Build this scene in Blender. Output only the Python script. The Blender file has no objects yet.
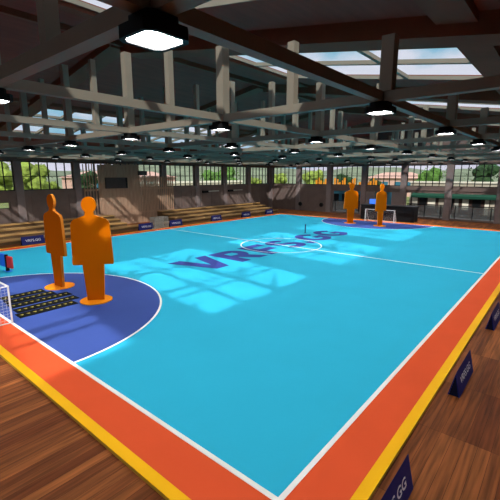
import bpy, math, random
from mathutils import Vector, Matrix
random.seed(7)
SC = bpy.context.scene
COL = SC.collection
R = math.radians

# ------------------------------------------------------------------ camera
cd = bpy.data.cameras.new('camera'); cam = bpy.data.objects.new('camera', cd); COL.objects.link(cam)
cam.location = (-1.93166, -1.34858, 2.33071)
yaw, pitch = 0.698461, -0.195369
cam.rotation_euler = (math.pi/2 + pitch, 0, yaw - math.pi/2)
cd.sensor_fit = 'HORIZONTAL'; cd.sensor_width = 36.0
cd.lens = 378.116 * 36.0 / 500.0
cd.clip_start = 0.05; cd.clip_end = 600
SC.camera = cam

# ------------------------------------------------------------------ world, sun, exposure
SUN_STRENGTH = 4.6
LAMP_RADIANCE = 186.0
WORLD_STRENGTH = 0.95
SC.view_settings.view_transform = 'Standard'
SC.view_settings.look = 'None'
SC.view_settings.gamma = 1.0
SC.view_settings.use_curve_mapping = False
SC.view_settings.exposure = 0.0
try:
    SC.cycles.use_denoising = True
    SC.cycles.max_bounces = 8
    SC.cycles.diffuse_bounces = 4
    SC.cycles.transparent_max_bounces = 12
    SC.cycles.sample_clamp_indirect = 4.0
except Exception:
    pass

w = bpy.data.worlds.new('sky'); SC.world = w; w.use_nodes = True
nt = w.node_tree; nt.nodes.clear()
out = nt.nodes.new('ShaderNodeOutputWorld'); bg = nt.nodes.new('ShaderNodeBackground')
tc = nt.nodes.new('ShaderNodeTexCoord'); mp = nt.nodes.new('ShaderNodeMapping')
mp.inputs['Scale'].default_value = (1.0, 1.0, 2.2)
mp.inputs['Location'].default_value = (0.35, 0.1, 0.0)
no = nt.nodes.new('ShaderNodeTexNoise'); no.inputs['Scale'].default_value = 2.3; no.inputs['Detail'].default_value = 6
no.inputs['Roughness'].default_value = 0.55
rp = nt.nodes.new('ShaderNodeValToRGB')
rp.color_ramp.elements[0].position = 0.40; rp.color_ramp.elements[0].color = (0.27, 0.56, 0.72, 1)
rp.color_ramp.elements[1].position = 0.50; rp.color_ramp.elements[1].color = (0.80, 0.81, 0.90, 1)
bg.inputs['Strength'].default_value = WORLD_STRENGTH
L = nt.links
L.new(tc.outputs['Generated'], mp.inputs['Vector']); L.new(mp.outputs['Vector'], no.inputs['Vector'])
L.new(no.outputs['Fac'], rp.inputs['Fac']); L.new(rp.outputs['Color'], bg.inputs['Color']); L.new(bg.outputs['Background'], out.inputs['Surface'])

sd = bpy.data.lights.new('sun', 'SUN'); so = bpy.data.objects.new('sun', sd); COL.objects.link(so)
sd.energy = SUN_STRENGTH; sd.angle = R(1.3); sd.color = (1.0, 0.97, 0.93)
so.rotation_euler = Vector((0.93, 0.74, -1.0)).to_track_quat('-Z', 'Y').to_euler()
so.location = (-6, -5, 12)

# ------------------------------------------------------------------ materials
def lin(c):
    c = c / 255.0
    return c/12.92 if c <= 0.04045 else ((c+0.055)/1.055)**2.4
def rgb(r, g, b): return (lin(r), lin(g), lin(b), 1.0)

def mat(name, col, rough=0.7, var=0.0, vscale=6.0, metallic=0.0, spec=0.3, bump=0.0, stretch=(1, 1, 1)):
    m = bpy.data.materials.new(name); m.use_nodes = True
    n = m.node_tree; b = n.nodes['Principled BSDF']
    b.inputs['Roughness'].default_value = rough; b.inputs['Metallic'].default_value = metallic
    b.inputs['Specular IOR Level'].default_value = spec
    b.inputs['Base Color'].default_value = col
    if var > 0 or bump > 0:
        t = n.nodes.new('ShaderNodeTexCoord'); mpn = n.nodes.new('ShaderNodeMapping'); mpn.inputs['Scale'].default_value = stretch
        z = n.nodes.new('ShaderNodeTexNoise'); z.inputs['Scale'].default_value = vscale; z.inputs['Detail'].default_value = 4
        n.links.new(t.outputs['Object'], mpn.inputs['Vector']); n.links.new(mpn.outputs['Vector'], z.inputs['Vector'])
        if var > 0:
            r = n.nodes.new('ShaderNodeValToRGB')
            r.color_ramp.elements[0].position = 0.3; r.color_ramp.elements[1].position = 0.7
            r.color_ramp.elements[0].color = tuple(max(0, c*(1-var)) for c in col[:3]) + (1,)
            r.color_ramp.elements[1].color = tuple(min(1, c*(1+var)) for c in col[:3]) + (1,)
            n.links.new(z.outputs['Fac'], r.inputs['Fac']); n.links.new(r.outputs['Color'], b.inputs['Base Color'])
        if bump > 0:
            bp = n.nodes.new('ShaderNodeBump'); bp.inputs['Strength'].default_value = bump; bp.inputs['Distance'].default_value = 0.01
            n.links.new(z.outputs['Fac'], bp.inputs['Height']); n.links.new(bp.outputs['Normal'], b.inputs['Normal'])
    return m

def emis(name, col, s):
    m = bpy.data.materials.new(name); m.use_nodes = True; n = m.node_tree
    b = n.nodes['Principled BSDF']; b.inputs['Base Color'].default_value = (0.02, 0.02, 0.02, 1)
    b.inputs['Emission Color'].default_value = col; b.inputs['Emission Strength'].default_value = s
    return m

def glass(name, tint=(0.97, 0.98, 0.98, 1), gl=0.04, gcol=(0.9, 0.95, 1, 1), frosted=False):
    m = bpy.data.materials.new(name); m.use_nodes = True; n = m.node_tree; n.nodes.clear()
    o = n.nodes.new('ShaderNodeOutputMaterial'); mx = n.nodes.new('ShaderNodeMixShader')
    tr = n.nodes.new('ShaderNodeBsdfTransparent'); tr.inputs['Color'].default_value = tint
    g = n.nodes.new('ShaderNodeBsdfDiffuse' if frosted else 'ShaderNodeBsdfGlossy')
    if not frosted: g.inputs['Roughness'].default_value = 0.08
    g.inputs['Color'].default_value = gcol
    mx.inputs['Fac'].default_value = gl
    n.links.new(tr.outputs[0], mx.inputs[1]); n.links.new(g.outputs[0], mx.inputs[2]); n.links.new(mx.outputs[0], o.inputs['Surface'])
    return m

def planks(name, c1, c2, pw, pl, rough=0.45, rot=0.0, spec=0.4):
    m = bpy.data.materials.new(name); m.use_nodes = True; n = m.node_tree; b = n.nodes['Principled BSDF']
    b.inputs['Roughness'].default_value = rough; b.inputs['Specular IOR Level'].default_value = spec
    t = n.nodes.new('ShaderNodeTexCoord'); mpn = n.nodes.new('ShaderNodeMapping'); mpn.inputs['Rotation'].default_value = (0, 0, rot)
    n.links.new(t.outputs['Object'], mpn.inputs['Vector'])
    br = n.nodes.new('ShaderNodeTexBrick'); br.offset = 0.37; br.offset_frequency = 1
    br.inputs['Scale'].default_value = 1.0; br.inputs['Brick Width'].default_value = pl; br.inputs['Row Height'].default_value = pw
    br.inputs['Mortar Size'].default_value = 0.0015; br.inputs['Bias'].default_value = 0.0
    br.inputs['Color1'].default_value = c1; br.inputs['Color2'].default_value = c2
    br.inputs['Mortar'].default_value = tuple(x*0.35 for x in c1[:3]) + (1,)
    n.links.new(mpn.outputs['Vector'], br.inputs['Vector'])
    m2 = n.nodes.new('ShaderNodeMapping'); m2.inputs['Scale'].default_value = (1.2, 22, 22)
    n.links.new(mpn.outputs['Vector'], m2.inputs['Vector'])
    z = n.nodes.new('ShaderNodeTexNoise'); z.inputs['Scale'].default_value = 1.6; z.inputs['Detail'].default_value = 5
    n.links.new(m2.outputs['Vector'], z.inputs['Vector'])
    r = n.nodes.new('ShaderNodeValToRGB'); r.color_ramp.elements[0].position = 0.3; r.color_ramp.elements[1].position = 0.75
    r.color_ramp.elements[0].color = (0.5, 0.5, 0.5, 1); r.color_ramp.elements[1].color = (1.35, 1.3, 1.25, 1)
    n.links.new(z.outputs['Fac'], r.inputs['Fac'])
    mx = n.nodes.new('ShaderNodeMixRGB'); mx.blend_type = 'MULTIPLY'; mx.inputs['Fac'].default_value = 1.0
    n.links.new(br.outputs['Color'], mx.inputs['Color1']); n.links.new(r.outputs['Color'], mx.inputs['Color2'])
    n.links.new(mx.outputs['Color'], b.inputs['Base Color'])
    return m

M = {
 'cyan':   mat('turquoise_court_paint', (0.028, 0.415, 0.605, 1), 0.75, 0.02, 1.5, spec=0.03),
 'blue':   mat('royal_blue_court_paint', (0.047, 0.085, 0.30, 1), 0.75, 0.03, 2, spec=0.03),
 'letter': mat('navy_court_lettering', (0.040, 0.055, 0.25, 1), 0.75, 0.03, 2, spec=0.03),
 'orange': mat('orange_court_paint', (0.68, 0.088, 0.028, 1), 0.75, 0.03, 2, spec=0.03),
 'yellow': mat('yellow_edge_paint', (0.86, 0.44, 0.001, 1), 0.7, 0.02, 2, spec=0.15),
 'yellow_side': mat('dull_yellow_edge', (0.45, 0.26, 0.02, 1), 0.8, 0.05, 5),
 'white':  mat('white_line_paint', (0.80, 0.80, 0.76, 1), 0.7, 0.02, 2, spec=0.15),
 'wood':   planks('brown_floor_planks', rgb(98, 50, 23), rgb(142, 84, 42), 0.10, 1.0, 0.6, spec=0.08),
 'wall':   mat('taupe_plaster', rgb(100, 84, 77), 0.9, 0.10, 3, bump=0.1),
 'pier':   mat('grey_taupe_pier', rgb(118, 104, 100), 0.9, 0.06, 4),
 'roof':   mat('dark_red_brown_roof_boards', rgb(124, 65, 52), 0.9, 0.12, 1.6, stretch=(1, 5, 5)),
 'roof_beam': mat('brown_roof_beam', rgb(118, 70, 50), 0.85, 0.10, 3),
 'steel':  mat('grey_painted_steel', rgb(130, 122, 106), 0.6, 0.04, 4, spec=0.3),
 'black':  mat('black_plastic', rgb(10, 10, 10), 0.6, 0.1, 9, spec=0.15),
 'blackm': mat('black_window_metal', rgb(14, 14, 15), 0.6, 0.1, 9, spec=0.2),
 'mann':   mat('orange_dummy_board', (0.50, 0.115, 0.001, 1), 0.9, 0.02, 3, spec=0.02),
 'mann_edge': mat('orange_dummy_edge', (0.75, 0.24, 0.02, 1), 0.85, 0.02, 3, spec=0.1),
 'disc':   mat('bright_orange_base', (0.95, 0.29, 0.004, 1), 0.8, 0.02, 3, spec=0.1),
 'mat_black': mat('black_rubber', rgb(9, 10, 8), 0.85, 0.1, 20, spec=0.1),
 'mark':   mat('olive_yellow_mark', rgb(140, 128, 45), 0.8, 0.1, 20),
 'navy':   mat('navy_sign_board', (0.012, 0.017, 0.14, 1), 0.6, 0.06, 5, spec=0.15),
 'navy_edge': mat('dark_navy_end_panel', (0.004, 0.005, 0.02, 1), 0.8, 0.06, 5, spec=0.1),
 'sign_white': mat('white_sign_lettering', rgb(215, 220, 232), 0.7, 0.02, 5),
 'goalw':  mat('white_goal_tube', rgb(205, 203, 200), 0.5, 0.02, 5),
 'bench':  planks('tan_bench_boards', rgb(158, 122, 72), rgb(178, 140, 84), 0.12, 2.2, 0.6),
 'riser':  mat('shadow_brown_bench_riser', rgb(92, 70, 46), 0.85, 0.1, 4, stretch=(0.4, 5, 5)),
 'slat':   mat('weathered_brown_slats', rgb(158, 126, 102), 0.9, 0.14, 2.5, stretch=(4, 4, 0.5)),
 'darkbox': mat('dark_brown_louvre', rgb(66, 56, 52), 0.8, 0.1, 6),
 'lightbar': mat('pale_wall_strip', rgb(170, 170, 160), 0.7, 0.03, 6),
 'desk':   mat('black_counter_panel', rgb(14, 14, 16), 0.6, 0.1, 6, spec=0.2),
 'deskr':  mat('black_counter_top', rgb(22, 23, 26), 0.5, 0.05, 6, spec=0.3),
 'screen': emis('blue_lit_screen', rgb(60, 130, 255), 1.0),
 'red':    mat('red_score_flap', (0.80, 0.035, 0.035, 1), 0.7, 0.03, 6),
 'sblue':  mat('blue_score_flap', (0.01, 0.17, 0.85, 1), 0.7, 0.03, 6),
 'pole':   mat('dark_teal_pole', rgb(18, 52, 96), 0.6, 0.05, 6),
 'glow':   emis('lamp_diffuser_glow', (1.0, 0.98, 0.96, 1), LAMP_RADIANCE),
 'lampbar': mat('lamp_diffuser_bar', rgb(200, 200, 200), 0.6, 0.02, 5),
 'glass':  glass('window_glass'),
 'skyglass': glass('skylight_glass', (0.96, 0.98, 1.0, 1), 0.03),
 'railglass': glass('grey_rail_panel', (0.9, 0.93, 0.92, 1), 0.6, (0.20, 0.205, 0.2, 1), True),
 'ground': mat('grassy_ground', rgb(112, 120, 66), 0.95, 0.35, 0.8),
 'paving': mat('grey_terrace_paving', rgb(118, 114, 108), 0.9, 0.12, 3),
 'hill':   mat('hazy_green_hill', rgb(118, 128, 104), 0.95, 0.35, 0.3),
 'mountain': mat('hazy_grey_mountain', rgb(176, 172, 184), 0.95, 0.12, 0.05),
 'leaf1':  mat('yellow_green_leaves', rgb(128, 146, 62), 0.9, 0.5, 2.5),
 'leaf2':  mat('mid_green_leaves', rgb(84, 122, 52), 0.9, 0.5, 2.5),
 'leaf3':  mat('dark_green_leaves', rgb(44, 70, 38), 0.9, 0.5, 2.5),
 'bark':   mat('brown_bark', rgb(84, 66, 50), 0.95, 0.2, 8),
 'cream':  mat('cream_render_wall', rgb(186, 176, 156), 0.85, 0.06, 1),
 'pink':   mat('pale_pink_render_wall', rgb(206, 166, 150), 0.85, 0.06, 1),
 'whitew': mat('white_garden_wall_paint', rgb(236, 230, 210), 0.85, 0.04, 1),
 'shopfront': mat('dark_brown_shopfront', rgb(74, 56, 50), 0.85, 0.12, 2),
 'awning': mat('green_awning_cloth', rgb(16, 66, 50), 0.85, 0.08, 3),
 'darkglass': mat('dark_shop_glass', rgb(18, 22, 24), 0.3, 0.1, 3),
 'teal':   mat('teal_blue_panel', rgb(52, 110, 130), 0.8, 0.06, 2),
 'board_or': mat('orange_market_boards', rgb(226, 140, 30), 0.85, 0.15, 2),
 'tile':   mat('terracotta_roof_tile', rgb(160, 96, 74), 0.9, 0.12, 3),
 'socket': mat('black_wall_fitting', rgb(8, 8, 8), 0.6, 0.05, 8),
}

# ------------------------------------------------------------------ mesh helpers
class MB:
    def __init__(s): s.v = []; s.f = []; s.mi = []
    def add(s, vs, fs, mi=0):
        k = len(s.v); s.v += [tuple(x) for x in vs]; s.f += [tuple(i+k for i in f) for f in fs]; s.mi += [mi]*len(fs); return s
    def box(s, x0, x1, y0, y1, z0, z1, mi=0):
        if x1 < x0: x0, x1 = x1, x0
        if y1 < y0: y0, y1 = y1, y0
        if z1 < z0: z0, z1 = z1, z0
        v = [(x0,y0,z0),(x1,y0,z0),(x1,y1,z0),(x0,y1,z0),(x0,y0,z1),(x1,y0,z1),(x1,y1,z1),(x0,y1,z1)]
        return s.add(v, [(0,3,2,1),(4,5,6,7),(0,1,5,4),(1,2,6,5),(2,3,7,6),(3,0,4,7)], mi)
    def hexa(s, bot, top, mi=0):   # 4 bottom + 4 top points, counter-clockwise from above
        return s.add(list(bot)+list(top), [(0,3,2,1),(4,5,6,7),(0,1,5,4),(1,2,6,5),(2,3,7,6),(3,0,4,7)], mi)
    def tube(s, a, b, r, n=10, mi=0):
        a = Vector(a); b = Vector(b); d = (b-a).normalized(); u = d.orthogonal().normalized(); w_ = d.cross(u)
        vs = []
        for p_ in (a, b):
            for i in range(n):
                t = 2*math.pi*i/n; vs.append(p_ + r*(math.cos(t)*u + math.sin(t)*w_))
        fs = [(i, (i+1) % n, n+(i+1) % n, n+i) for i in range(n)] + [tuple(range(n-1, -1, -1)), tuple(range(n, 2*n))]
        return s.add(vs, fs, mi)
    def prism(s, pts, z0, z1, mi=0):   # pts: ccw (x,y)
        n = len(pts)
        vs = [(x, y, z0) for x, y in pts] + [(x, y, z1) for x, y in pts]
        fs = [tuple(range(n-1, -1, -1)), tuple(range(n, 2*n))] + [(i, (i+1) % n, n+(i+1) % n, n+i) for i in range(n)]
        return s.add(vs, fs, mi)
    def mesh(s, name, mats):
        me = bpy.data.meshes.new(name); me.from_pydata(s.v, [], s.f)
        for m in (mats if isinstance(mats, (list, tuple)) else [mats]): me.materials.append(M[m])
        for i, p_ in enumerate(me.polygons): p_.material_index = s.mi[i]
        me.update(); return me
    def obj(s, name, mats, parent=None, loc=(0,0,0), rz=0.0):
        return link(name, s.mesh(name, mats), parent, loc, rz)

def link(name, me, parent=None, loc=(0,0,0), rz=0.0):
    o = bpy.data.objects.new(name, me); COL.objects.link(o); o.location = loc; o.rotation_euler = (0, 0, rz)
    if parent: o.parent = parent
    return o
def tag(o, label, cat, group=None, kind=None):
    if label: o['label'] = label
    if cat: o['category'] = cat
    if group: o['group'] = group
    if kind: o['kind'] = kind
    return o
def thing(name, label, cat, loc=(0,0,0), rz=0.0, group=None):
    return tag(link(name, None, None, loc, rz), label, cat, group)
def struct(o): o['kind'] = 'structure'; return o
def bevel(o, wdt, seg=2):
    b = o.modifiers.new('bevel', 'BEVEL'); b.width = wdt; b.segments = seg; b.limit_method = 'ANGLE'; return o
def copy_tree(o, parent=None):
    c = o.copy(); COL.objects.link(c); c.parent = parent
    for ch in list(o.children): copy_tree(ch, c)
    return c
def text_mesh(name, body, width, height, depth, material, bold=0.0):
    cu = bpy.data.curves.new(name, 'FONT'); cu.body = body; cu.size = 1.0; cu.extrude = 0.0; cu.offset = bold
    cu.align_x = 'CENTER'; cu.resolution_u = 4
    t = bpy.data.objects.new(name, cu); COL.objects.link(t)
    dg = bpy.context.evaluated_depsgraph_get(); dg.update()
    me = bpy.data.meshes.new_from_object(t.evaluated_get(dg)); bpy.data.objects.remove(t)
    me.name = name
    xs = [v.co.x for v in me.vertices]; ys = [v.co.y for v in me.vertices]
    cx, cy = (min(xs)+max(xs))/2, (min(ys)+max(ys))/2; sx = width/(max(xs)-min(xs)); sy = height/(max(ys)-min(ys))
    for v in me.vertices: v.co = ((v.co.x-cx)*sx, (v.co.y-cy)*sy, depth)
    me.materials.clear(); me.materials.append(M[material]); return me

# ------------------------------------------------------------------ dimensions
YL, YR = 15.35, -3.35          # left and right wall planes
XB, XF = 20.2, -8.0            # back wall, and the wall behind the viewer
FZ = -0.035                    # wooden floor level (court paint is at 0)
WZ0, WZ1 = 1.73, 2.87          # window band
ROOF = lambda y: 4.97 - 0.16*abs(y-6.0)
XP = [3.79 + 2.343*i for i in range(-5, 8)]     # pier centres on the long walls
XT = [-0.88, 1.55, 3.86, 6.15, 8.48, 10.83, 13.17, 15.5, 17.85]   # truss lines
YP = [15.27 - 2.335*i for i in range(0, 9)]     # pier centres on the back wall

# ------------------------------------------------------------------ floor and walls
struct(MB().box(XF, XB, YR, YL, FZ-0.15, FZ).obj('floor', 'wood'))

def window(idx, axis, a0, a1, plane, outward):
    """one window of 6 x 2 panes; axis 'x' runs along the left wall, 'y' along the back wall"""
    f = MB(); d0, d1 = plane + outward*0.03, plane + outward*0.08
    def bx(m, p0, p1, z0, z1, e0=d0, e1=d1):
        if axis == 'x': m.box(p0, p1, e0, e1, z0, z1)
        else: m.box(e0, e1, p0, p1, z0, z1)
    bx(f, a0, a1, WZ0, WZ0+0.03); bx(f, a0, a1, WZ1-0.03, WZ1)
    bx(f, a0, a0+0.03, WZ0+0.03, WZ1-0.03); bx(f, a1-0.03, a1, WZ0+0.03, WZ1-0.03)
    zm = 2.285
    bx(f, a0+0.03, a1-0.03, zm-0.014, zm+0.014)
    for i in range(1, 6):
        x = a0 + (a1-a0)*i/6.0
        bx(f, x-0.017, x+0.017, WZ0+0.03, zm-0.014); bx(f, x-0.017, x+0.017, zm+0.014, WZ1-0.03)
    o = struct(f.obj('window_%d' % idx, 'blackm'))
    g = MB(); em = plane + outward*0.055
    bx(g, a0+0.03, a1-0.03, WZ0+0.03, WZ1-0.03, em-0.002, em+0.002)
    g.obj('window_pane', 'glass', o)
    return o

# left wall (with its piers, recessed panels and the band under the windows)
wl = MB()
wl.box(XF, XB+0.2, YL, YL+0.2, FZ, 1.05); wl.box(XF, XB+0.2, YL, YL+0.2, 1.30, WZ0)
wl.box(XF, 2.35, YL, YL+0.2, 1.05, 1.30); wl.box(3.42, XB+0.2, YL, YL+0.2, 1.05, 1.30)
wl.box(XF, XB+0.2, YL, YL+0.2, WZ1, 3.52)
wl.box(XF, XB, YL-0.05, YL, 1.50, 1.70)
wl.box(XF, XB, YL-0.04, YL, 2.93, 3.06)
win = 0
for i, x in enumerate(XP):
    wl.box(x-0.14, x+0.14, YL-0.07, YL+0.2, FZ, WZ1, 1)
    if i+1 < len(XP) and XP[i+1] > -1: 
        a0, a1 = x+0.14, XP[i+1]-0.14
        if a1 > XB: a1 = XB-0.1
        if a0 < 1.0: wl.box(a0, a1, YL, YL+0.2, WZ0, WZ1); continue
        win += 1; window(win, 'x', a0, a1, YL, 1)
    elif i+1 < len(XP): wl.box(x+0.14, XP[i+1]-0.14, YL, YL+0.2, WZ0, WZ1)
    if x > 1:
        for k in (0.42, 1.17, 1.92):   # thin ribs of the panels
            if x+k < XB: wl.box(x+k-0.02, x+k+0.02, YL-0.02, YL, FZ, 1.50)
struct(wl.obj('wall_left', ['wall', 'pier']))
win += 1
f = MB(); f.box(2.35, 3.42, YL+0.03, YL+0.07, 1.05, 1.07); f.box(2.35, 3.42, YL+0.03, YL+0.07, 1.28, 1.30)
o = struct(f.obj('window_%d' % win, 'blackm')); MB().box(2.35, 3.42, YL+0.048, YL+0.052, 1.07, 1.28).obj('window_pane', 'glass', o)

# back wall
wb = MB()
wb.box(XB, XB+0.2, YR, YL+0.2, WZ1, 3.52)
wb.box(XB, XB+0.2, YR, YL, 1.37, WZ0)
wb.box(XB-0.05, XB, YR, YL, 1.50, 1.70)
wb.box(XB-0.04, XB, YR, YL, 2.93, 3.06)
ye = 10.34
wb.box(XB, XB+0.2, ye, YL, FZ, 1.37)
wb.box(XB, XB+0.2, YR, ye, FZ, 0.06)
for i, y in enumerate(YP):
    wb.box(XB-0.07, XB+0.2, y-0.16, y+0.16, FZ, WZ1, 1)
    if i+1 < len(YP):
        win += 1; window(win, 'y', YP[i+1]+0.16, y-0.16, XB, 1)
wb.box(XB-0.02, XB+0.2, 7.62, 8.1, FZ, 1.37, 1); wb.box(XB-0.02, XB+0.2, 5.95, 6.55, FZ, 1.37, 1)
# gable above the eaves line
def gable(m, x0, x1):
    pr = [(YR-0.2, 3.52), (YL+0.2, 3.52), (YL+0.2, ROOF(YL+0.2)), (6.0, ROOF(6.0)), (YR-0.2, ROOF(YR-0.2))]
    vs = [(x0, y, z) for y, z in pr] + [(x1, y, z) for y, z in pr]
    m.add(vs, [(0,1,2,3,4), (9,8,7,6,5)] + [(i, 5+i, 5+(i+1) % 5, (i+1) % 5) for i in range(5)])
gable(wb, XB, XB+0.2)
struct(wb.obj('wall_back', ['wall', 'pier']))
wr = MB(); wr.box(XF, XB+0.2, YR-0.2, YR, FZ, 3.52); struct(wr.obj('wall_right', 'wall'))
wf = MB(); wf.box(XF-0.2, XF, YR-0.2, YL+0.2, FZ, 3.52); gable(wf, XF-0.2, XF); struct(wf.obj('wall_front', 'wall'))

# ------------------------------------------------------------------ roof with skylight openings
NEAR = [(-1.5+4.69*i, 1.76+4.69*i) for i in range(-1, 5)]      # openings on the slope over the near side
FAR = [(-1.79+4.69*i, 1.31+4.69*i) for i in range(0, 5)]      # openings on the slope over the far side
NEAR = [(a, min(b, XB-0.2)) for a, b in NEAR if a < XB-1]; FAR = [(a, min(b, XB-0.2)) for a, b in FAR if a < XB-1]
NY = (0.05, 4.4); FY = (10.5, 13.52)
T = 0.09
def slab(m, x0, x1, y0, y1, dz=0.0, t=T, mi=0):
    b = [(x0,y0,ROOF(y0)+dz),(x1,y0,ROOF(y0)+dz),(x1,y1,ROOF(y1)+dz),(x0,y1,ROOF(y1)+dz)]
    m.hexa(b, [(x, y, z+t) for x, y, z in b], mi)
rf = MB()
def side(lo, hi, op, yy):
    y0, y1 = yy
    slab(rf, XF-0.2, XB+0.2, lo, y0); slab(rf, XF-0.2, XB+0.2, y1, hi)
    x = XF-0.2
    for a, b in op:
        slab(rf, x, a, y0, y1); x = b
    slab(rf, x, XB+0.2, y0, y1)
side(YR-0.25, 6.0, NEAR, NY); side(6.0, YL+0.25, FAR, FY)
struct(rf.obj('ceiling', 'roof'))
# roof framing: rafters along the slope beside every opening, purlins along the building
n = 0
for a, b in NEAR:
    n += 1; m = MB(); slab(m, a-0.45, a, YR, 6.0, -0.22, 0.22); struct(m.obj('trim_%d' % n, 'roof_beam'))
for a, b in FAR:
    n += 1; m = MB(); slab(m, a-0.40, a, 6.0, YL, -0.14, 0.14); struct(m.obj('trim_%d' % n, 'roof_beam'))
for y0, y1, h in ((-0.42, -0.02, 0.10), (4.45, 4.75, 0.05), (5.85, 6.0, 0.10), (10.1, 10.4, 0.08), (13.6, 13.8, 0.08)):
    xs = [XF] + [q for a, b in (NEAR if y0 < 6 else FAR) for q in ((a-0.45, a) if y0 < 6 else (a-0.40, a))] + [XB]
    n += 1; m = MB()
    for k in range(0, len(xs), 2): slab(m, xs[k], xs[k+1], y0, y1, -h, h)
    struct(m.obj('trim_%d' % n, 'roof_beam'))
# skylights: 3 x 3 panes in a grey frame
def skylight(a, b, yy, k, where):
    t = thing('skylight', 'framed nine-pane roof window %s' % where, 'skylight', ((a+b)/2, (yy[0]+yy[1])/2, ROOF((yy[0]+yy[1])/2)))
    ox, oy, oz = t.location
    fr = MB(); gl = MB(); FR = (0, 0.27, 0.58, 1) if yy[0] < 6 else (0, 0.333, 0.667, 1)
    for i in range(4):
        x = a + (b-a)*FR[i]; x0, x1 = (x, x+0.02) if i == 0 else ((x-0.02, x) if i == 3 else (x-0.045, x+0.045))
        slab(fr, x0, x1, yy[0], yy[1], 0.0, 0.07)
        y = yy[0] + (yy[1]-yy[0])*i/3.0; y0, y1 = (y, y+0.02) if i == 0 else ((y-0.02, y) if i == 3 else (y-0.045, y+0.045))
        for j in range(3):
            xa = a + (b-a)*FR[j] + (0.02 if j == 0 else 0.045); xb = a + (b-a)*FR[j+1] - (0.02 if j == 2 else 0.045)
            slab(fr, xa, xb, y0, y1, 0.005, 0.065)
    slab(gl, a, b, yy[0], yy[1], 0.075, 0.005)
    for m, nm, mt in ((fr, 'frame', 'steel'), (gl, 'glass_panel', 'skyglass')):
        m.v = [(x-ox, y-oy, z-oz) for x, y, z in m.v]; m.obj(nm, mt, t)
nw = ['in the near roof slope behind the viewer', 'in the near roof slope directly above the viewer', 'in the near roof slope, large and bright beyond the first lamp', 'in the near slope, second strip beyond the large bright one',
      'in the near slope, third beyond the large bright one', 'in the near slope, last before the back wall']
fw = ['in the far roof slope behind the viewer left', 'in the far roof slope at the left edge of the picture', 'in the far roof slope, second from the left', 'in the far roof slope, third from the left', 'in the far roof slope, nearest the back wall']
for k, (a, b) in enumerate(NEAR): skylight(a, b, NY, k, nw[k])
for k, (a, b) in enumerate(FAR): skylight(a, b, FY, k, fw[k])

# ------------------------------------------------------------------ roof trusses: bottom chords, posts
ZC0, ZC1 = 2.965, 3.05
def ptop(y):
    yy = y if y <= 6 else 12-y
    return 3.5 + 0.155*yy - max(0, yy-4)*0.07
ordinal = ['nearest the viewer', 'second from the viewer', 'third from the viewer', 'fourth from the viewer', 'fifth from the viewer', 'sixth from the viewer', 'third from the back wall', 'second from the back wall', 'nearest the back wall']
ch = MB().box(-0.045, 0.045, YR, YL-0.07, ZC0, ZC1).mesh('bottom_chord', 'steel')
posts = {}
for y in range(-3, 16):
    yy = min(y, 15.15); r = 0.055 if y % 2 == 0 else 0.042
    posts[y] = MB().box(-r, r, yy-r, yy+r, ZC1, max(ptop(yy), 3.16)).mesh('post', 'steel')
for k, X in enumerate(XT):
    t = thing('roof_truss', 'grey steel cross truss with upright posts, %s' % ordinal[k], 'truss', (X, 0, 0), group='cross trusses under the roof')
    t.location = (X, 6.0, ZC0)
    o = link('bottom_chord', ch, t, (0, -6.0, -ZC0))
    for y, me in posts.items(): link('post', me, t, (0, -6.0, -ZC0))
XR = [-2.0, 0.05, 2.0, 4.0, 6.0, 8.0, 10.0, 12.0, 14.0]
rowname = ['over the wooden walkway on the near side', 'over the near sideline', 'second in from the near sideline', 'third in from the near sideline', 'over the middle of the court', 'third in from the far sideline', 'second in from the far sideline', 'over the far sideline', 'over the bleachers']
for k, Y in enumerate(XR):
    t = MB(); prev = XF
    for X in XT:
        t.box(prev, X-0.045, Y-0.04, Y+0.04, ZC0+0.003, ZC1-0.003); prev = X+0.045
    t.box(prev, XB-0.05, Y-0.04, Y+0.04, ZC0+0.003, ZC1-0.003)
    tag(t.obj('ceiling_beam', 'steel'), 'long grey steel beam along the hall, %s' % rowname[k], 'beam', 'long beams tying the trusses')

# ------------------------------------------------------------------ lamps
def octo(hx, hy, c): return [(-hx+c,-hy),(hx-c,-hy),(hx,-hy+c),(hx,hy-c),(hx-c,hy),(-hx+c,hy),(-hx,hy-c),(-hx,-hy+c)]
def lamp_proto():
    t = thing('ceiling_lamp', '', 'lamp')
    h = MB(); oo = octo(0.114, 0.114, 0.032); oi = octo(0.094, 0.094, 0.026)
    h.prism(oo, 0.012, 0.044)
    for i in range(8):      # lip standing down round the diffuser
        j = (i+1) % 8
        h.hexa([(*oo[i], -0.006), (*oo[j], -0.006), (*oi[j], -0.006), (*oi[i], -0.006)], [(*oo[i], 0.012), (*oo[j], 0.012), (*oi[j], 0.012), (*oi[i], 0.012)])
    h.obj('housing', 'black', t)
    c = MB(); c.prism(octo(0.082, 0.082, 0.022), 0.044, 0.085); bevel(c.obj('mounting_block', 'black', t), 0.005)
    g = MB(); g.prism(octo(0.092, 0.092, 0.025), 0.005, 0.0115)
    d = g.obj('diffuser', 'glow', t)
    b = MB()
    for x in (-0.048, 0.0, 0.048): b.box(x-0.003, x+0.003, -0.085, 0.085, 0.001, 0.005)
    b.obj('diffuser_rib', 'lampbar', t)
    return t
lp = lamp_proto(); first = True
LX = [-3.23] + XT; LY = [-2.0, 0.05, 2.05, 4.0, 6.0, 8.0, 10.0, 12.0]  # first column is added out of view to even the light on the near floor
rn = ['first row, over the near walkway', 'second row, over the near sideline', 'third row', 'fourth row', 'fifth row, middle of court', 'sixth row', 'seventh row', 'eighth row, over the far sideline']
cn = ['behind the viewer', 'under the nearest truss', 'under the second truss', 'under the third truss', 'under the fourth truss', 'under the fifth truss', 'under the sixth truss', 'under the seventh truss', 'under the eighth truss', 'under the last truss']
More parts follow.
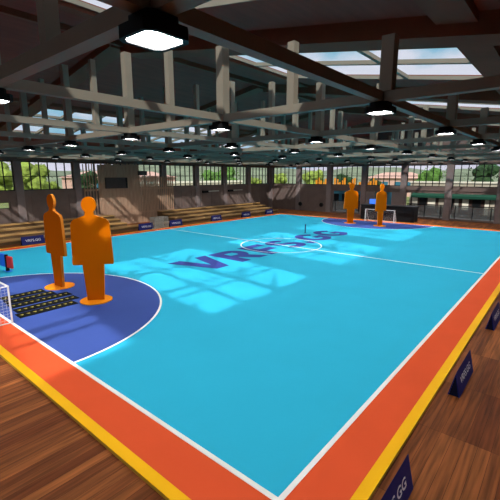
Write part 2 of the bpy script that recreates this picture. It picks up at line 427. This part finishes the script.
for i, X in enumerate(LX):
    for j, Y in enumerate(LY):
        o = lp if first else copy_tree(lp); first = False
        o.location = (X, Y, 2.88)
        o['label'] = 'black square ceiling lamp, %s, %s' % (rn[j], cn[i]); o['group'] = 'square lamps hung from the trusses'

# ------------------------------------------------------------------ the court
W, LC = 12.0, 16.909
court = thing('sports_court', 'turquoise futsal court with orange border and yellow edge on brown floor', 'court', (0, 0, FZ))
def cpart(m, name, mt): 
    m.v = [(x, y, z-FZ) for x, y, z in m.v]; return m.obj(name, mt, court)
BX0, BX1, BY0, BY1, YE = -0.40, LC+0.40, -0.39, W+0.39, 0.10
def ring(m, a, b, z0, z1):   # a: inner rect, b: outer rect (x0,x1,y0,y1)
    m.box(b[0], b[1], b[2], a[2], z0, z1); m.box(b[0], b[1], a[3], b[3], z0, z1)
    m.box(b[0], a[0], a[2], a[3], z0, z1); m.box(a[1], b[1], a[2], a[3], z0, z1)
inner = (0, LC, 0, W); bord = (BX0, BX1, BY0, BY1); edge = (BX0-YE, BX1+YE, BY0-YE, BY1+YE)
cpart(MB().box(0, LC, 0, W, FZ, 0.0), 'playing_surface', 'cyan')
m = MB(); ring(m, inner, bord, FZ, 0.0); cpart(m, 'orange_border', 'orange')
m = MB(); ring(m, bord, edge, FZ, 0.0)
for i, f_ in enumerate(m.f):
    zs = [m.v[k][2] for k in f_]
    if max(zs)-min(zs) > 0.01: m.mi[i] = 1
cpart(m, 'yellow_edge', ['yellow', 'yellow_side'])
def arc(cx, cy, r0, r1, a0, a1, n, z, m):
    for i in range(n):
        t0 = a0+(a1-a0)*i/n; t1 = a0+(a1-a0)*(i+1)/n
        p = [(cx+r*math.cos(t), cy+r*math.sin(t), z) for r, t in ((r0,t0),(r1,t0),(r1,t1),(r0,t1))]
        if r0 == 0: m.add([p[1], p[2], (cx, cy, z)], [(0,1,2)])
        else: m.add(p, [(0,1,2,3)])
GR = 2.74; lw = 0.028
for cx, cy, a0 in ((0.0, 5.93, -math.pi/2), (LC, 6.05, math.pi/2)):
    m = MB(); arc(cx, cy, 0, GR-lw, a0, a0+math.pi, 64, 0.0022, m); cpart(m, 'goal_area', 'blue')
    m = MB(); arc(cx, cy, GR-lw, GR+lw*0.3, a0, a0+math.pi, 64, 0.003, m); cpart(m, 'goal_area_line', 'white')
m = MB(); arc(LC/2, 6.0, 1.36-0.018, 1.36+0.018, 0, 2*math.pi, 72, 0.0042, m); cpart(m, 'centre_circle', 'white')
cpart(MB().box(LC/2-0.018, LC/2+0.018, 0.03, W-0.03, 0.0, 0.0034), 'halfway_line', 'white')
m = MB(); ring(m, (0.022, LC-0.022, 0.022, W-0.022), (-0.022, LC+0.022, -0.022, W+0.022), 0.0, 0.0045); cpart(m, 'boundary_line', 'white')
# heavy block letters, drawn as strokes in a 1.25 x 1.4 cell
lt = MB(); SW = 0.36
def quad(pts, k): lt.add([(x, y, 0.0026+0.00004*k) for x, y in pts], [tuple(range(len(pts)))])
def curve(cx, cy, rx, ry, a0, a1, k, n=20):
    for i in range(n):
        t0 = R(a0+(a1-a0)*i/n); t1 = R(a0+(a1-a0)*(i+1)/n)
        q = []
        for rr, t in ((1, t0), (1, t1), (0, t1), (0, t0)):
            ex, ey = (rx, ry) if rr else (rx-SW*1.02, ry-SW*0.86)
            q.append((cx+ex*math.cos(t), cy+ey*math.sin(t)))
        if a1 < a0: q.reverse()
        quad(q, k)
B = 5.29; Tt = 6.69; Hh = Tt-B
def rect(x0, x1, y0, y1, k): quad([(x0,y0),(x1,y0),(x1,y1),(x0,y1)], k)
# V
x = 4.20; quad([(x, Tt), (x+0.47, B), (x+0.69, B+0.40), (x+0.42, Tt)][0:1] + [(x+0.47, B), (x+0.69, B+0.44), (x+0.42, Tt)], 0)
quad([(x+0.47, B), (x+0.92, B), (x+0.69, B+0.44)], 1); quad([(x+0.92, B), (x+1.38, Tt), (x+0.96, Tt), (x+0.69, B+0.44)], 2)
# R
x = 5.66; rect(x, x+0.38, B, Tt, 3); rect(x+0.38, x+0.72, Tt-0.32, Tt, 4); rect(x+0.38, x+0.72, B+0.50, B+0.78, 5)
curve(x+0.70, Tt-0.45, 0.42, 0.45, -90, 90, 6); quad([(x+0.40, B+0.52), (x+0.76, B), (x+1.20, B), (x+0.86, B+0.56)], 7)
# F
x = 6.98; rect(x, x+0.38, B, Tt, 8); rect(x+0.38, x+1.05, Tt-0.33, Tt, 9); rect(x+0.38, x+0.94, B+0.48, B+0.80, 10)
# S
x = 8.12; curve(x+0.56, Tt-0.42, 0.54, 0.42, 25, 270, 11); curve(x+0.60, B+0.42, 0.56, 0.42, 90, -155, 12)
# dot
rect(9.40, 9.76, B, B+0.34, 13)
# G G
for x, k in ((9.86, 14), (11.24, 18)):
    curve(x+0.68, (B+Tt)/2, 0.68, Hh/2, 38, 330, k, 30); rect(x+0.92, x+1.30, B+0.22, B+0.78, k+1); rect(x+0.66, x+0.92, B+0.50, B+0.78, k+2)
cpart(lt, 'court_lettering', 'letter')

# ------------------------------------------------------------------ practice dummies (flat boards on round bases)
def dummy(loc, az, label, edge_mat='mann_edge'):
    t = thing('practice_dummy', label, 'dummy', loc, az, 'orange goalkeeper dummies')
    d = MB(); d.prism([(0.29*math.cos(2*math.pi*i/40), 0.29*math.sin(2*math.pi*i/40)) for i in range(40)], 0.003, 0.016); d.obj('base_disc', 'disc', t)
    half = [(0.150,0.016),(0.190,0.70),(0.352,0.70),(0.362,0.74),(0.352,1.0),(0.338,1.44),(0.322,1.50),(0.28,1.545),(0.155,1.59),(0.080,1.62),(0.070,1.68)]
    for i in range(0, 19):
        a = -math.pi/2 + 0.55 + (math.pi-0.55)*i/18.0
        half.append((0.128*math.cos(a), 1.805+0.148*math.sin(a)))
    half[-1] = (0.0, 1.953)
    pts = half + [(-x, z) for x, z in reversed(half[:-1])]
    n = len(pts); th = 0.028
    vs = [(x, -th, z) for x, z in pts] + [(x, th, z) for x, z in pts]
    m = MB(); 
    # faces as strips mirrored left/right to keep them simple quads
    hl = len(half)
    R_ = list(range(hl)); Lf = [None]*hl
    for i in range(hl-1): Lf[i] = n-1-i
    Lf[hl-1] = hl-1
    fs = []; 
    for i in range(hl-1):
        q = [R_[i], R_[i+1], Lf[i+1], Lf[i]]
        q = list(dict.fromkeys(q)); fs.append(tuple(q)); fs.append(tuple(n+k for k in reversed(q)))
    m.add(vs, fs, 0)
    k0 = 0; es = [(i, n+i, n+(i+1) % n, (i+1) % n) for i in range(n)]
    m.f += es; m.mi += [1]*len(es)
    m.obj('figure_board', ['mann', edge_mat], t)
    return t
dummy((1.45, 5.30, 0), R(-40), 'orange flat human-shaped dummy facing the viewer in the near goal area')
dummy((1.41, 6.76, 0), R(95), 'orange flat human-shaped dummy turned nearly edge-on in the near goal area')
dummy((15.55, 6.85, 0), R(-42), 'far orange dummy on the left, before the far goal, by the orange boards')
dummy((15.45, 5.32, 0), R(-18), 'far orange dummy on the right, beside the blue screen and black counter')

# ------------------------------------------------------------------ black strips with yellow marks on the floor of the near goal area
def strip(y, x0, cnt, label):
    L_ = 0.104*cnt + 0.04
    t = thing('drill_mat', label, 'mat', (x0, y, 0), 0, 'black marked drill mats')
    b = MB().box(0, L_, -0.125, 0.125, 0.0035, 0.011); b.obj('mat_base', 'mat_black', t)
    for i in range(cnt):
        x = 0.07 + 0.104*i
        k = MB(); k.prism([(x-0.028, 0.03), (x-0.005, -0.03), (x+0.022, -0.012), (x+0.03, 0.035)], 0.011, 0.0125); k.obj('mark', 'mark', t)
pl_ = ['nearest the viewer, longest', 'second from the viewer', 'middle one of five', 'fourth from the viewer', 'farthest of the five, by the edge-on dummy']
for k, (y, x0, c) in enumerate(((5.50, 0.16, 9), (5.79, 0.22, 10), (6.12, 0.24, 10), (6.42, 0.27, 8), (6.72, 0.30, 7))):
    strip(y, x0, c, 'thin black mat with olive marks, %s' % pl_[k])

# ------------------------------------------------------------------ goals
def goal(loc, rz, label):
    t = thing('small_goal', label, 'goal', loc, rz)
    w_, h_, d_ = 0.74, 0.615, 0.42; r = 0.014
    for s in (-1, 1):
        MB().tube((0, s*w_, 0.006), (0, s*w_, h_), r).obj('goal_post', 'goalw', t)
        MB().tube((-d_, s*w_*0.97, 0.016), (-0.02, s*w_, 0.016), 0.009).obj('base_bar', 'goalw', t)
        MB().tube((-d_, s*w_*0.97, 0.02), (-0.1, s*w_, h_), 0.008).obj('stay_bar', 'goalw', t)
        MB().tube((-0.1, s*w_, h_), (0, s*w_, h_), 0.010).obj('top_bar', 'goalw', t)
    MB().tube((0, -w_-r, h_), (0, w_+r, h_), r).obj('crossbar', 'goalw', t)
    MB().tube((-d_, -w_*0.97, 0.016), (-d_, w_*0.97, 0.016), 0.009).obj('back_bar', 'goalw', t)
    nt_ = MB(); g = 0.06; th = 0.0014
    def strand(a, b):
        a = Vector(a); b = Vector(b); nt_.tube(a, b, th, 3)
    k = int(2*w_/g)
    for i in range(1, k):
        y = -w_ + 2*w_*i/k; strand((-d_, y*0.97, 0.02), (-0.1, y, h_)); strand((-0.1, y, h_), (0, y, h_))
    for i in range(1, 12):
        f_ = i/12.0; x = -d_+(d_-0.1)*f_; z = 0.02+(h_-0.02)*f_
        strand((x, -w_, z), (x, w_, z))
        for s in (-1, 1): strand((x, s*w_, z), (-0.0, s*w_, z))
    for i in range(1, 8):
        x = -d_ + d_*i/8.0; zt = min(h_, 0.02+(h_-0.02)*(x+d_)/(d_-0.1))
        for s in (-1, 1): strand((x, s*w_, 0.015), (x, s*w_, zt))
    nt_.obj('net', 'goalw', t)
goal((0.0, 5.985, 0), 0, 'small white goal with net cut by the left edge of the picture')
goal((LC, 5.93, 0), math.pi, 'small white goal with net at the far end before the counter')

# ------------------------------------------------------------------ A-frame signs
sm = text_mesh('sign_lettering', 'VRFS.GG', 0.50, 0.085, 0, 'sign_white', 0.02)
def aframe(x, y, L_, hw, h, label, both=True, z=FZ):
    t = thing('floor_sign', label, 'sign', (x, y, z), 0, 'navy tent-shaped floor signs')
    th = 0.008
    for s in (-1, 1):
        b = MB(); v = [(0, s*hw, 0), (L_, s*hw, 0), (L_, 0, h), (0, 0, h), (0, s*(hw-th*1.6), 0), (L_, s*(hw-th*1.6), 0), (L_, 0, h-0.03), (0, 0, h-0.03)]
        b.add(v, [(0,1,2,3),(7,6,5,4),(0,4,5,1),(1,5,6,2),(3,2,6,7),(0,3,7,4)]); p_ = b.obj('sign_panel', 'navy', t)
        a = math.atan2(h, hw)
        o = link('lettering', sm, p_, (L_/2, s*(hw/2+0.0022), h/2+0.0012), 0)
        o.rotation_euler = (a, 0, 0) if s < 0 else (a, 0, math.pi)
    for x0 in (0.002, L_-0.010):
        e = MB()
        v = [(x0, -hw+0.014, 0.002), (x0, hw-0.014, 0.002), (x0, 0, h-0.032)]
        v2 = [(x+0.008, y, z_) for x, y, z_ in v]
        e.add(v+v2, [(0,2,1),(3,4,5),(0,1,4,3),(1,2,5,4),(2,0,3,5)])
        e.obj('end_panel', 'navy_edge', t)
    return t
for x, l in ((0.05, 'navy tent-shaped floor sign at the bottom edge, nearest the viewer'), (2.36, 'navy tent-shaped floor sign on the wooden walkway, second from the viewer'), (4.72, 'navy tent-shaped floor sign on the walkway cut by right picture edge')):
    aframe(x, -0.645, 0.74, 0.06, 0.275, l)
ls = [(2.8, 'navy floor sign before the bleachers, leftmost, left of the dummies'), (7.45, 'navy floor sign left of the grey mesh cage'), (9.12, 'navy floor sign directly right of the grey mesh cage'),
      (11.83, 'navy floor sign before the right bleachers, second right of the cage'), (14.25, 'navy floor sign before the right bleachers, second from the hall corner'), (16.45, 'navy floor sign nearest the far corner of the hall')]
for x, l in ls: aframe(x, 12.85, 0.74, 0.06, 0.285, l)

# ------------------------------------------------------------------ mesh cage at the halfway line
t = thing('mesh_cage', 'grey wire mesh cage beside the halfway line before the bleachers', 'cage', (8.47, 12.75, FZ))
m = MB(); a, d_, h_ = 0.36, 0.18, 0.50
for sx in (-1, 1):
    for sy in (-1, 1): m.tube((sx*a, sy*d_, 0), (sx*a, sy*d_, h_), 0.012, 8)
for z in (0.014, h_):
    for s in (-1, 1): m.tube((-a, s*d_, z), (a, s*d_, z), 0.012, 8); m.tube((s*a, -d_, z), (s*a, d_, z), 0.012, 8)
m.obj('frame', 'lightbar', t)
m = MB()
for i in range(1, 18):
    x = -a+2*a*i/18
    for s in (-1, 1): m.tube((x, s*d_, 0.01), (x, s*d_, h_), 0.005, 4)
for i in range(1, 12):
    z = h_*i/12
    for s in (-1, 1): m.tube((-a, s*d_, z), (a, s*d_, z), 0.005, 4); m.tube((s*a, -d_, z), (s*a, d_, z), 0.005, 4)
m.obj('wire_mesh', 'lightbar', t)

# marker pole and score board
t = thing('marker_pole', 'slim dark blue pole standing upright beyond the centre circle', 'pole', (11.3, 6.8, 0))
MB().tube((0,0,0.012),(0,0,0.36), 0.028, 12).obj('shaft', 'pole', t)
MB().tube((0,0,0.003),(0,0,0.012), 0.05, 20).obj('foot', 'pole', t)
t = thing('score_stand', 'small red, black and blue score stand on court at left picture edge', 'scoreboard', (1.17, 9.08, 0), R(-84))
MB().box(-0.03, 0.03, -0.03, 0.03, 0.012, 0.42).obj('centre_panel', 'black', t)
m = MB().box(0.032, 0.28, -0.025, 0.025, 0.10, 0.39); bevel(m.obj('red_flap', 'red', t), 0.012)
m = MB().box(-0.34, -0.032, -0.025, 0.025, 0.10, 0.42); bevel(m.obj('blue_flap', 'sblue', t), 0.012)
MB().box(-0.12, 0.12, -0.06, 0.06, 0.003, 0.012).obj('foot', 'sblue', t)

# ------------------------------------------------------------------ bleachers
def bleacher(x0, x1, label, steps):
    t = thing('bleacher', label, 'bleachers', (x0, 13.25, FZ))
    Ln = x1-x0
    for k in range(steps):
        y0 = 0.5*k; z = 0.11+0.13*k-FZ
        MB().box(0, Ln, y0-0.03, min(y0+0.5, 1.9)-0.03 if k < 3 else 1.90, z-0.035, z).obj('seat_board', 'bench', t)
        lo = 0.0 if k == 0 else z-0.13
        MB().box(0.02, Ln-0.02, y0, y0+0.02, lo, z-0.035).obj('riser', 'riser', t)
    for x in (0.0, Ln-0.02):
        m = MB()
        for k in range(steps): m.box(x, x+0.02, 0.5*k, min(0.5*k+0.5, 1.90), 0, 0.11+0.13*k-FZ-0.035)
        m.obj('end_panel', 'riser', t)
bleacher(-3.0, 7.45, 'low tan wooden bleachers along the left wall behind the dummies', 4)
bleacher(7.47, 10.1, 'single low tan bench step between the two bleachers', 1)
bleacher(10.15, 18.3, 'low tan wooden bleachers along the left wall near the far corner', 4)

# ------------------------------------------------------------------ slatted screen on the left wall
t = thing('slat_screen', 'weathered brown upright slat screen covering left wall windows behind the cage', 'screen', (6.35, 15.22, FZ))
x = 0.0; n_s = 0; m = MB(); top = []
random.seed(3)
while x < 4.9 and n_s < 99:
    X = 6.35+x; wd = 0.062 if X > 6.9 else 0.036
    zt = 2.84 + random.uniform(-0.05, 0.05)
    if X > 9.15: zt = 2.27 + random.uniform(-0.04, 0.04)
    gap = 0.010 if (6.9 < X < 9.15) else (0.028 if X > 9.15 else 0.10)
    if X > 10.2: gap = 0.06
    MB().box(x, x+wd, -0.012, 0.012, 0.0, zt-FZ).obj('slat', 'slat', t)
    x += wd+gap; n_s += 1
MB().box(0, x-0.02, 0.014, 0.04, 1.62-FZ, 1.70-FZ).obj('rail', 'slat', t); MB().box(0, x-0.02, 0.014, 0.04, 0.5, 0.58).obj('rail', 'slat', t)
t = thing('wall_louvre', 'large dark louvred panel on the brown slat screen', 'louvre', (7.35, 15.19, 1.72))
m = MB().box(0, 1.12, -0.06, 0.0, 0.0, 0.50); m.obj('panel', 'darkbox', t)
m = MB()
for i in range(9): m.box(0.04, 1.0, -0.075, -0.06, 0.04+i*0.05, 0.055+i*0.05)
m.obj('slat', 'darkbox', t)
MB().box(1.04, 1.12, -0.09, -0.061, 0.0, 0.5).obj('side_strip', 'black', t)
t = thing('wall_box', 'small dark box at the top of the brown slat screen', 'box', (9.12, 15.19, 2.32))
MB().box(0, 0.5, -0.07, 0.0, 0.0, 0.22).obj('case', 'darkbox', t)
MB().box(0.03, 0.47, -0.08, -0.07, 0.03, 0.19).obj('lid', 'darkbox', t)
for xx, l in ((13.55, 'black wall heater with pale strip, left of two on far left wall'), (15.75, 'black wall heater with pale strip, right of two near far corner')):
    t = thing('wall_heater', l, 'heater', (xx, YL-0.06, 1.36))
    MB().box(0, 0.42, -0.06, 0.06, -0.06, 0.07).obj('case', 'black', t)
    MB().box(0.46, 1.35, -0.02, 0.06, 0.0, 0.05).obj('pale_strip', 'lightbar', t)
for yy, l in ((12.68, 'round black wall speaker low on back wall, left of two'), (11.1, 'round black wall speaker low on back wall, right of two')):
    t = thing('wall_speaker', l, 'speaker', (XB, yy, 0.42))
    X0 = -0.07 if yy > 12 else -0.0
    MB().tube((X0, 0, 0), (X0-0.06, 0, 0), 0.14, 20).obj('case', 'socket', t)
    MB().tube((X0-0.06, 0, 0), (X0-0.075, 0, 0), 0.10, 20).obj('grille', 'black', t)

# ------------------------------------------------------------------ counter and screen at the far end
t = thing('counter_desk', 'long black counter behind the far goal', 'counter', (18.0, 5.98, FZ))
MB().box(0, 0.03, -1.42, 1.42, 0.0, 0.76).obj('front_panel', 'desk', t)
MB().box(0.03, 0.6, -1.42, -1.38, 0.0, 0.76).obj('side_panel', 'desk', t); MB().box(0.03, 0.6, 1.38, 1.42, 0.0, 0.76).obj('side_panel', 'desk', t)
bevel(MB().box(-0.04, 0.64, -1.45, 1.45, 0.76, 0.80).obj('counter_top', 'deskr', t), 0.01)
t = thing('monitor', 'blue glowing monitor standing on the black counter', 'monitor', (18.10, 6.78, FZ+0.80))
bevel(MB().box(0, 0.03, -0.22, 0.22, 0.02, 0.33).obj('case', 'black', t), 0.006)
MB().box(-0.004, 0.0, -0.20, 0.20, 0.04, 0.31).obj('display', 'screen', t)
MB().box(-0.03, 0.08, -0.09, 0.09, 0.0, 0.02).obj('foot', 'black', t)

# ------------------------------------------------------------------ railing in the low openings of the back wall
for k, (y0, y1, l) in enumerate(((8.42, 10.3, 'dark railing in the low opening behind the left far dummy'), (3.78, 5.7, 'dark railing in the low opening right of the black counter'), (1.44, 3.38, 'dark railing in the low opening nearest right picture edge'), (-0.9, 1.1, 'dark railing in the low opening beyond right picture edge'))):
    t = thing('railing', l, 'railing', (XB+0.1, (y0+y1)/2, 0.06)); h_ = (y1-y0)/2
    MB().box(-0.03, 0.03, -h_, h_, 0.66, 0.71).obj('handrail', 'blackm', t)
    for q in (-0.86, -0.02, 0.82): MB().box(-0.025, 0.025, q*h_-0.02, q*h_+0.02, 0.0, 0.66).obj('post', 'blackm', t)
    MB().box(-0.006, 0.006, -h_, h_, 0.06, 0.64).obj('panel', 'railglass', t)

# ------------------------------------------------------------------ outside
struct(MB().box(-120, 200, -120, 200, -0.5, -0.12).obj('ground', 'ground'))
struct(MB().box(XB+0.2, 30, -6, 15, -0.118, -0.05).obj('terrace_paving', 'paving'))
def hills(name, mt, r, h0, h1, seed, label, seg=90, a0=-40, a1=150, depth=25):
    random.seed(seed); m = MB(); ph = [random.uniform(0, 6.28) for _ in range(6)]
    vs = []; fs = []; rows = 4
    for i in range(seg+1):
        a = R(a0+(a1-a0)*i/seg); s_ = 0.5+0.22*math.sin(a*5+ph[0])+0.16*math.sin(a*11+ph[1])+0.10*math.sin(a*23+ph[2])+0.05*math.sin(a*47+ph[3])
        h = h0+(h1-h0)*s_
        for j in range(rows):
            f_ = j/(rows-1); rr = r+depth*f_; z = -0.3 + (h+0.3)*math.sin(f_*math.pi/2)
            vs.append((rr*math.cos(a), rr*math.sin(a), z))
    for i in range(seg):
        for j in range(rows-1):
            k = i*rows+j; fs.append((k, k+rows, k+rows+1, k+1))
    m.add(vs, fs); o = m.obj(name, mt); struct(o)
    for p_ in o.data.polygons: p_.use_smooth = True
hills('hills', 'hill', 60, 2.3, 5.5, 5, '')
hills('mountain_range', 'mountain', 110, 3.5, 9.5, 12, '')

import bmesh
def crown_mesh(name, mt, rx, rz_, zc, n, seed):
    rnd = random.Random(seed); bm = bmesh.new()
    for i in range(n):
        a = rnd.uniform(0, 6.28); q = rnd.uniform(0.0, 0.75); zz = rnd.uniform(-0.75, 0.8)
        s = rnd.uniform(0.32, 0.5)*rx
        mt_ = Matrix.Translation((q*rx*math.cos(a)*math.sqrt(1-zz*zz*0.7), q*rx*math.sin(a)*math.sqrt(1-zz*zz*0.7), zc+zz*rz_*0.75)) @ Matrix.Diagonal((s, s, s*0.85, 1))
        r_ = bmesh.ops.create_icosphere(bm, subdivisions=2, radius=1.0, matrix=mt_)
        for v in r_['verts']: v.co += Vector((rnd.uniform(-1,1), rnd.uniform(-1,1), rnd.uniform(-1,1)))*s*0.16
    # loose leaf sprays round the crown
    for i in range(260):
        a = rnd.uniform(0, 6.28); zz = rnd.uniform(-0.9, 0.95); q = rnd.uniform(0.8, 1.12)*math.sqrt(max(0, 1-zz*zz*0.8))
        c = Vector((q*rx*math.cos(a), q*rx*math.sin(a), zc+zz*rz_)); s = rx*0.07
        vv = [bm.verts.new(c+Vector((rnd.uniform(-s,s), rnd.uniform(-s,s), rnd.uniform(-s,s)))) for _ in range(3)]
        bm.faces.new(vv)
    me = bpy.data.meshes.new(name); bm.to_mesh(me); bm.free(); me.materials.append(M[mt]); return me
CR = {}
for k, (mt, rx, rz_, zc) in enumerate((('leaf1', 1.5, 1.4, 2.0), ('leaf2', 1.6, 1.5, 2.2), ('leaf3', 1.4, 1.7, 2.3))):
    CR[mt] = crown_mesh('crown', mt, rx, rz_, zc, 16, 20+k)
tk = MB(); tk.tube((0,0,0), (0.05,0.02,1.2), 0.11, 10); tk.tube((0.05,0.02,1.1), (0.35,0.1,2.0), 0.06, 8); tk.tube((0.05,0.02,1.1), (-0.3,-0.1,2.1), 0.06, 8)
TK = tk.mesh('trunk', 'bark')
# (pixel column seen through the windows is given by the bearing from the hall)
def tree(x, y, mt, s, label):
    t = thing('tree', label, 'tree', (x, y, -0.12), random.uniform(0, 6)); t.scale = (s, s, s)
    link('crown', CR[mt], t); link('trunk', TK, t)
TR = [
 (5.9, 25.6, 'leaf1', 1.0, 'yellow green tree seen through the window at the left picture edge'),
 (9.6, 30.2, 'leaf1', 1.02, 'yellow green tree left in the second window of the left wall'),
 (12.2, 33.0, 'leaf1', 0.60, 'small yellow green bush in the middle of the second left wall window'),
 (13.0, 28.2, 'leaf3', 0.74, 'small dark green tree right in the second window of the left wall'),
 (15.7, 28.6, 'leaf2', 0.75, 'green tree partly behind the slat screen at its left end'),
 (27.4, 29.0, 'leaf2', 0.86, 'bright green tree in the third clear window of the left wall'),
 (30.8, 29.5, 'leaf2', 0.98, 'broad green tree in the window next to the bright green tree'),
 (36.5, 30.0, 'leaf1', 0.66, 'low yellow green bush beyond the left wall near the hall corner'),
 (34.0, 24.4, 'leaf1', 0.80, 'low yellow green bush in the left window of the back wall'),
 (38.0, 22.4, 'leaf1', 0.92, 'tall yellow green tree in the second window of the back wall'),
 (35.0, 16.8, 'leaf3', 0.70, 'dark tree above the orange boards, left'),
 (31.5, 12.3, 'leaf3', 0.58, 'small dark tree above the orange boards, right'),
 (34.5, 8.2, 'leaf2', 0.88, 'green tree beyond the shop roof, left'),
 (36.5, 4.6, 'leaf3', 0.98, 'dark green tree behind the shop roof, middle'),
 (34.0, 1.2, 'leaf2', 0.98, 'green tree behind the shop roof, right'),
]
for a in TR: tree(*a)

# pinkish house and white garden wall beyond the left wall
def house(loc, sx, sy, h, mt, label, rz=0.0, roof='tile', nwin=4):
    t = thing('house', label, 'building', loc, rz)
    MB().box(-sx/2, sx/2, -sy/2, sy/2, 0, h).obj('walls', mt, t)
    m = MB(); o_ = 0.25
    m.add([(-sx/2-o_, -sy/2-o_, h), (sx/2+o_, -sy/2-o_, h), (sx/2+o_, sy/2+o_, h), (-sx/2-o_, sy/2+o_, h), (-sx/2+sy/3, 0, h+0.7), (sx/2-sy/3, 0, h+0.7)], [(0,1,5,4),(1,2,5),(2,3,4,5),(3,0,4),(0,3,2,1)])
    m.obj('roof', roof, t)
    for i in range(nwin):
        x = -sx/2 + sx*(i+0.5)/nwin
        MB().box(x-0.35, x+0.35, -sy/2-0.04, -sy/2-0.001, h*0.45, h*0.8).obj('window', 'teal', t)
    return t
house((23.5, 40.0, -0.12), 12.0, 5, 2.2, 'pink', 'long low pinkish house seen through the left wall windows', 0.0, 'pink')
house((46.0, 15.2, -0.12), 6.0, 4, 2.1, 'pink', 'pale pink house seen through the back wall above the counter', R(-90), 'pink')
t = thing('garden_wall', 'low white garden wall seen at the bottom of the left wall windows', 'wall', (21.0, 25.0, -0.12))
MB().box(-7, 7, -0.12, 0.12, 0, 1.75).obj('wall_panel', 'cream', t); MB().box(-7.05, 7.05, -0.18, 0.18, 1.75, 1.93).obj('coping', 'whitew', t)
# orange boards
t = thing('board_fence', 'orange upright boards with dark gaps seen through the back wall windows', 'fence', (26.0, 12.4, -0.05))
for i in range(25):
    y = 2.5-0.21*i*1.0
    zt = 2.0+0.18*math.sin(i*1.7)
    if i in (6, 7, 13, 17): continue
    MB().box(-0.03, 0.03, y-0.07, y+0.07, 1.15, zt).obj('board', 'board_or', t)
MB().box(0.035, 0.10, -2.6, 2.6, 1.2, 1.3).obj('rail', 'darkbox', t)
for q in (-2.5, -0.8, 0.9, 2.5): MB().box(0.035, 0.10, q-0.04, q+0.04, 0, 1.2).obj('post', 'darkbox', t)
# shop with a green awning
t = thing('shop_building', 'low cream shop with white parapet and green awning beyond the back wall', 'building', (24.2, 2.4, -0.05))
MB().box(0, 4, -4.6, 4.4, 0, 1.90).obj('walls', 'cream', t)
MB().box(-0.06, 0.2, -4.65, 4.45, 1.90, 2.0).obj('parapet', 'whitew', t)
MB().box(-0.03, -0.002, -4.5, 4.3, 0, 1.25).obj('shopfront', 'shopfront', t)
m = MB(); m.hexa([(-0.30,-4.5,1.10),(-0.03,-4.5,1.2),(-0.03,4.2,1.2),(-0.30,4.2,1.10)], [(-0.30,-4.5,1.12),(-0.03,-4.5,1.26),(-0.03,4.2,1.26),(-0.30,4.2,1.12)]); m.box(-0.32, -0.30, -4.5, 4.2, 0.98, 1.12)
m.obj('awning', 'awning', t)
random.seed(11)
y = 4.2; q = 0
while y > -4.2:
    wd = random.choice([0.22, 0.34, 0.45]); mt = ['whitew', 'darkglass', 'whitew', 'cream', 'darkglass', 'lightbar'][q % 6]; q += 1
    MB().box(-0.05, -0.031, y-wd, y, random.choice([0.05, 0.3]), 0.95).obj('display_window', mt, t); y -= wd + random.choice([0.06, 0.12, 0.2])
# blue kiosk
t = thing('kiosk', 'dark teal kiosk seen low behind the far goal openings', 'kiosk', (23.6, 10.6, -0.05))
MB().box(0, 1.5, -2.6, 2.6, 0, 1.3).obj('walls', 'teal', t)
for q in (-2.3, -1.5, -0.6, 0.2, 1.0, 1.8): MB().box(-0.02, -0.001, q, q+0.55, 0.25, 1.05).obj('window', 'darkglass', t)
MB().box(-0.1, 1.6, -2.7, 2.7, 1.3, 1.38).obj('roof', 'darkbox', t)
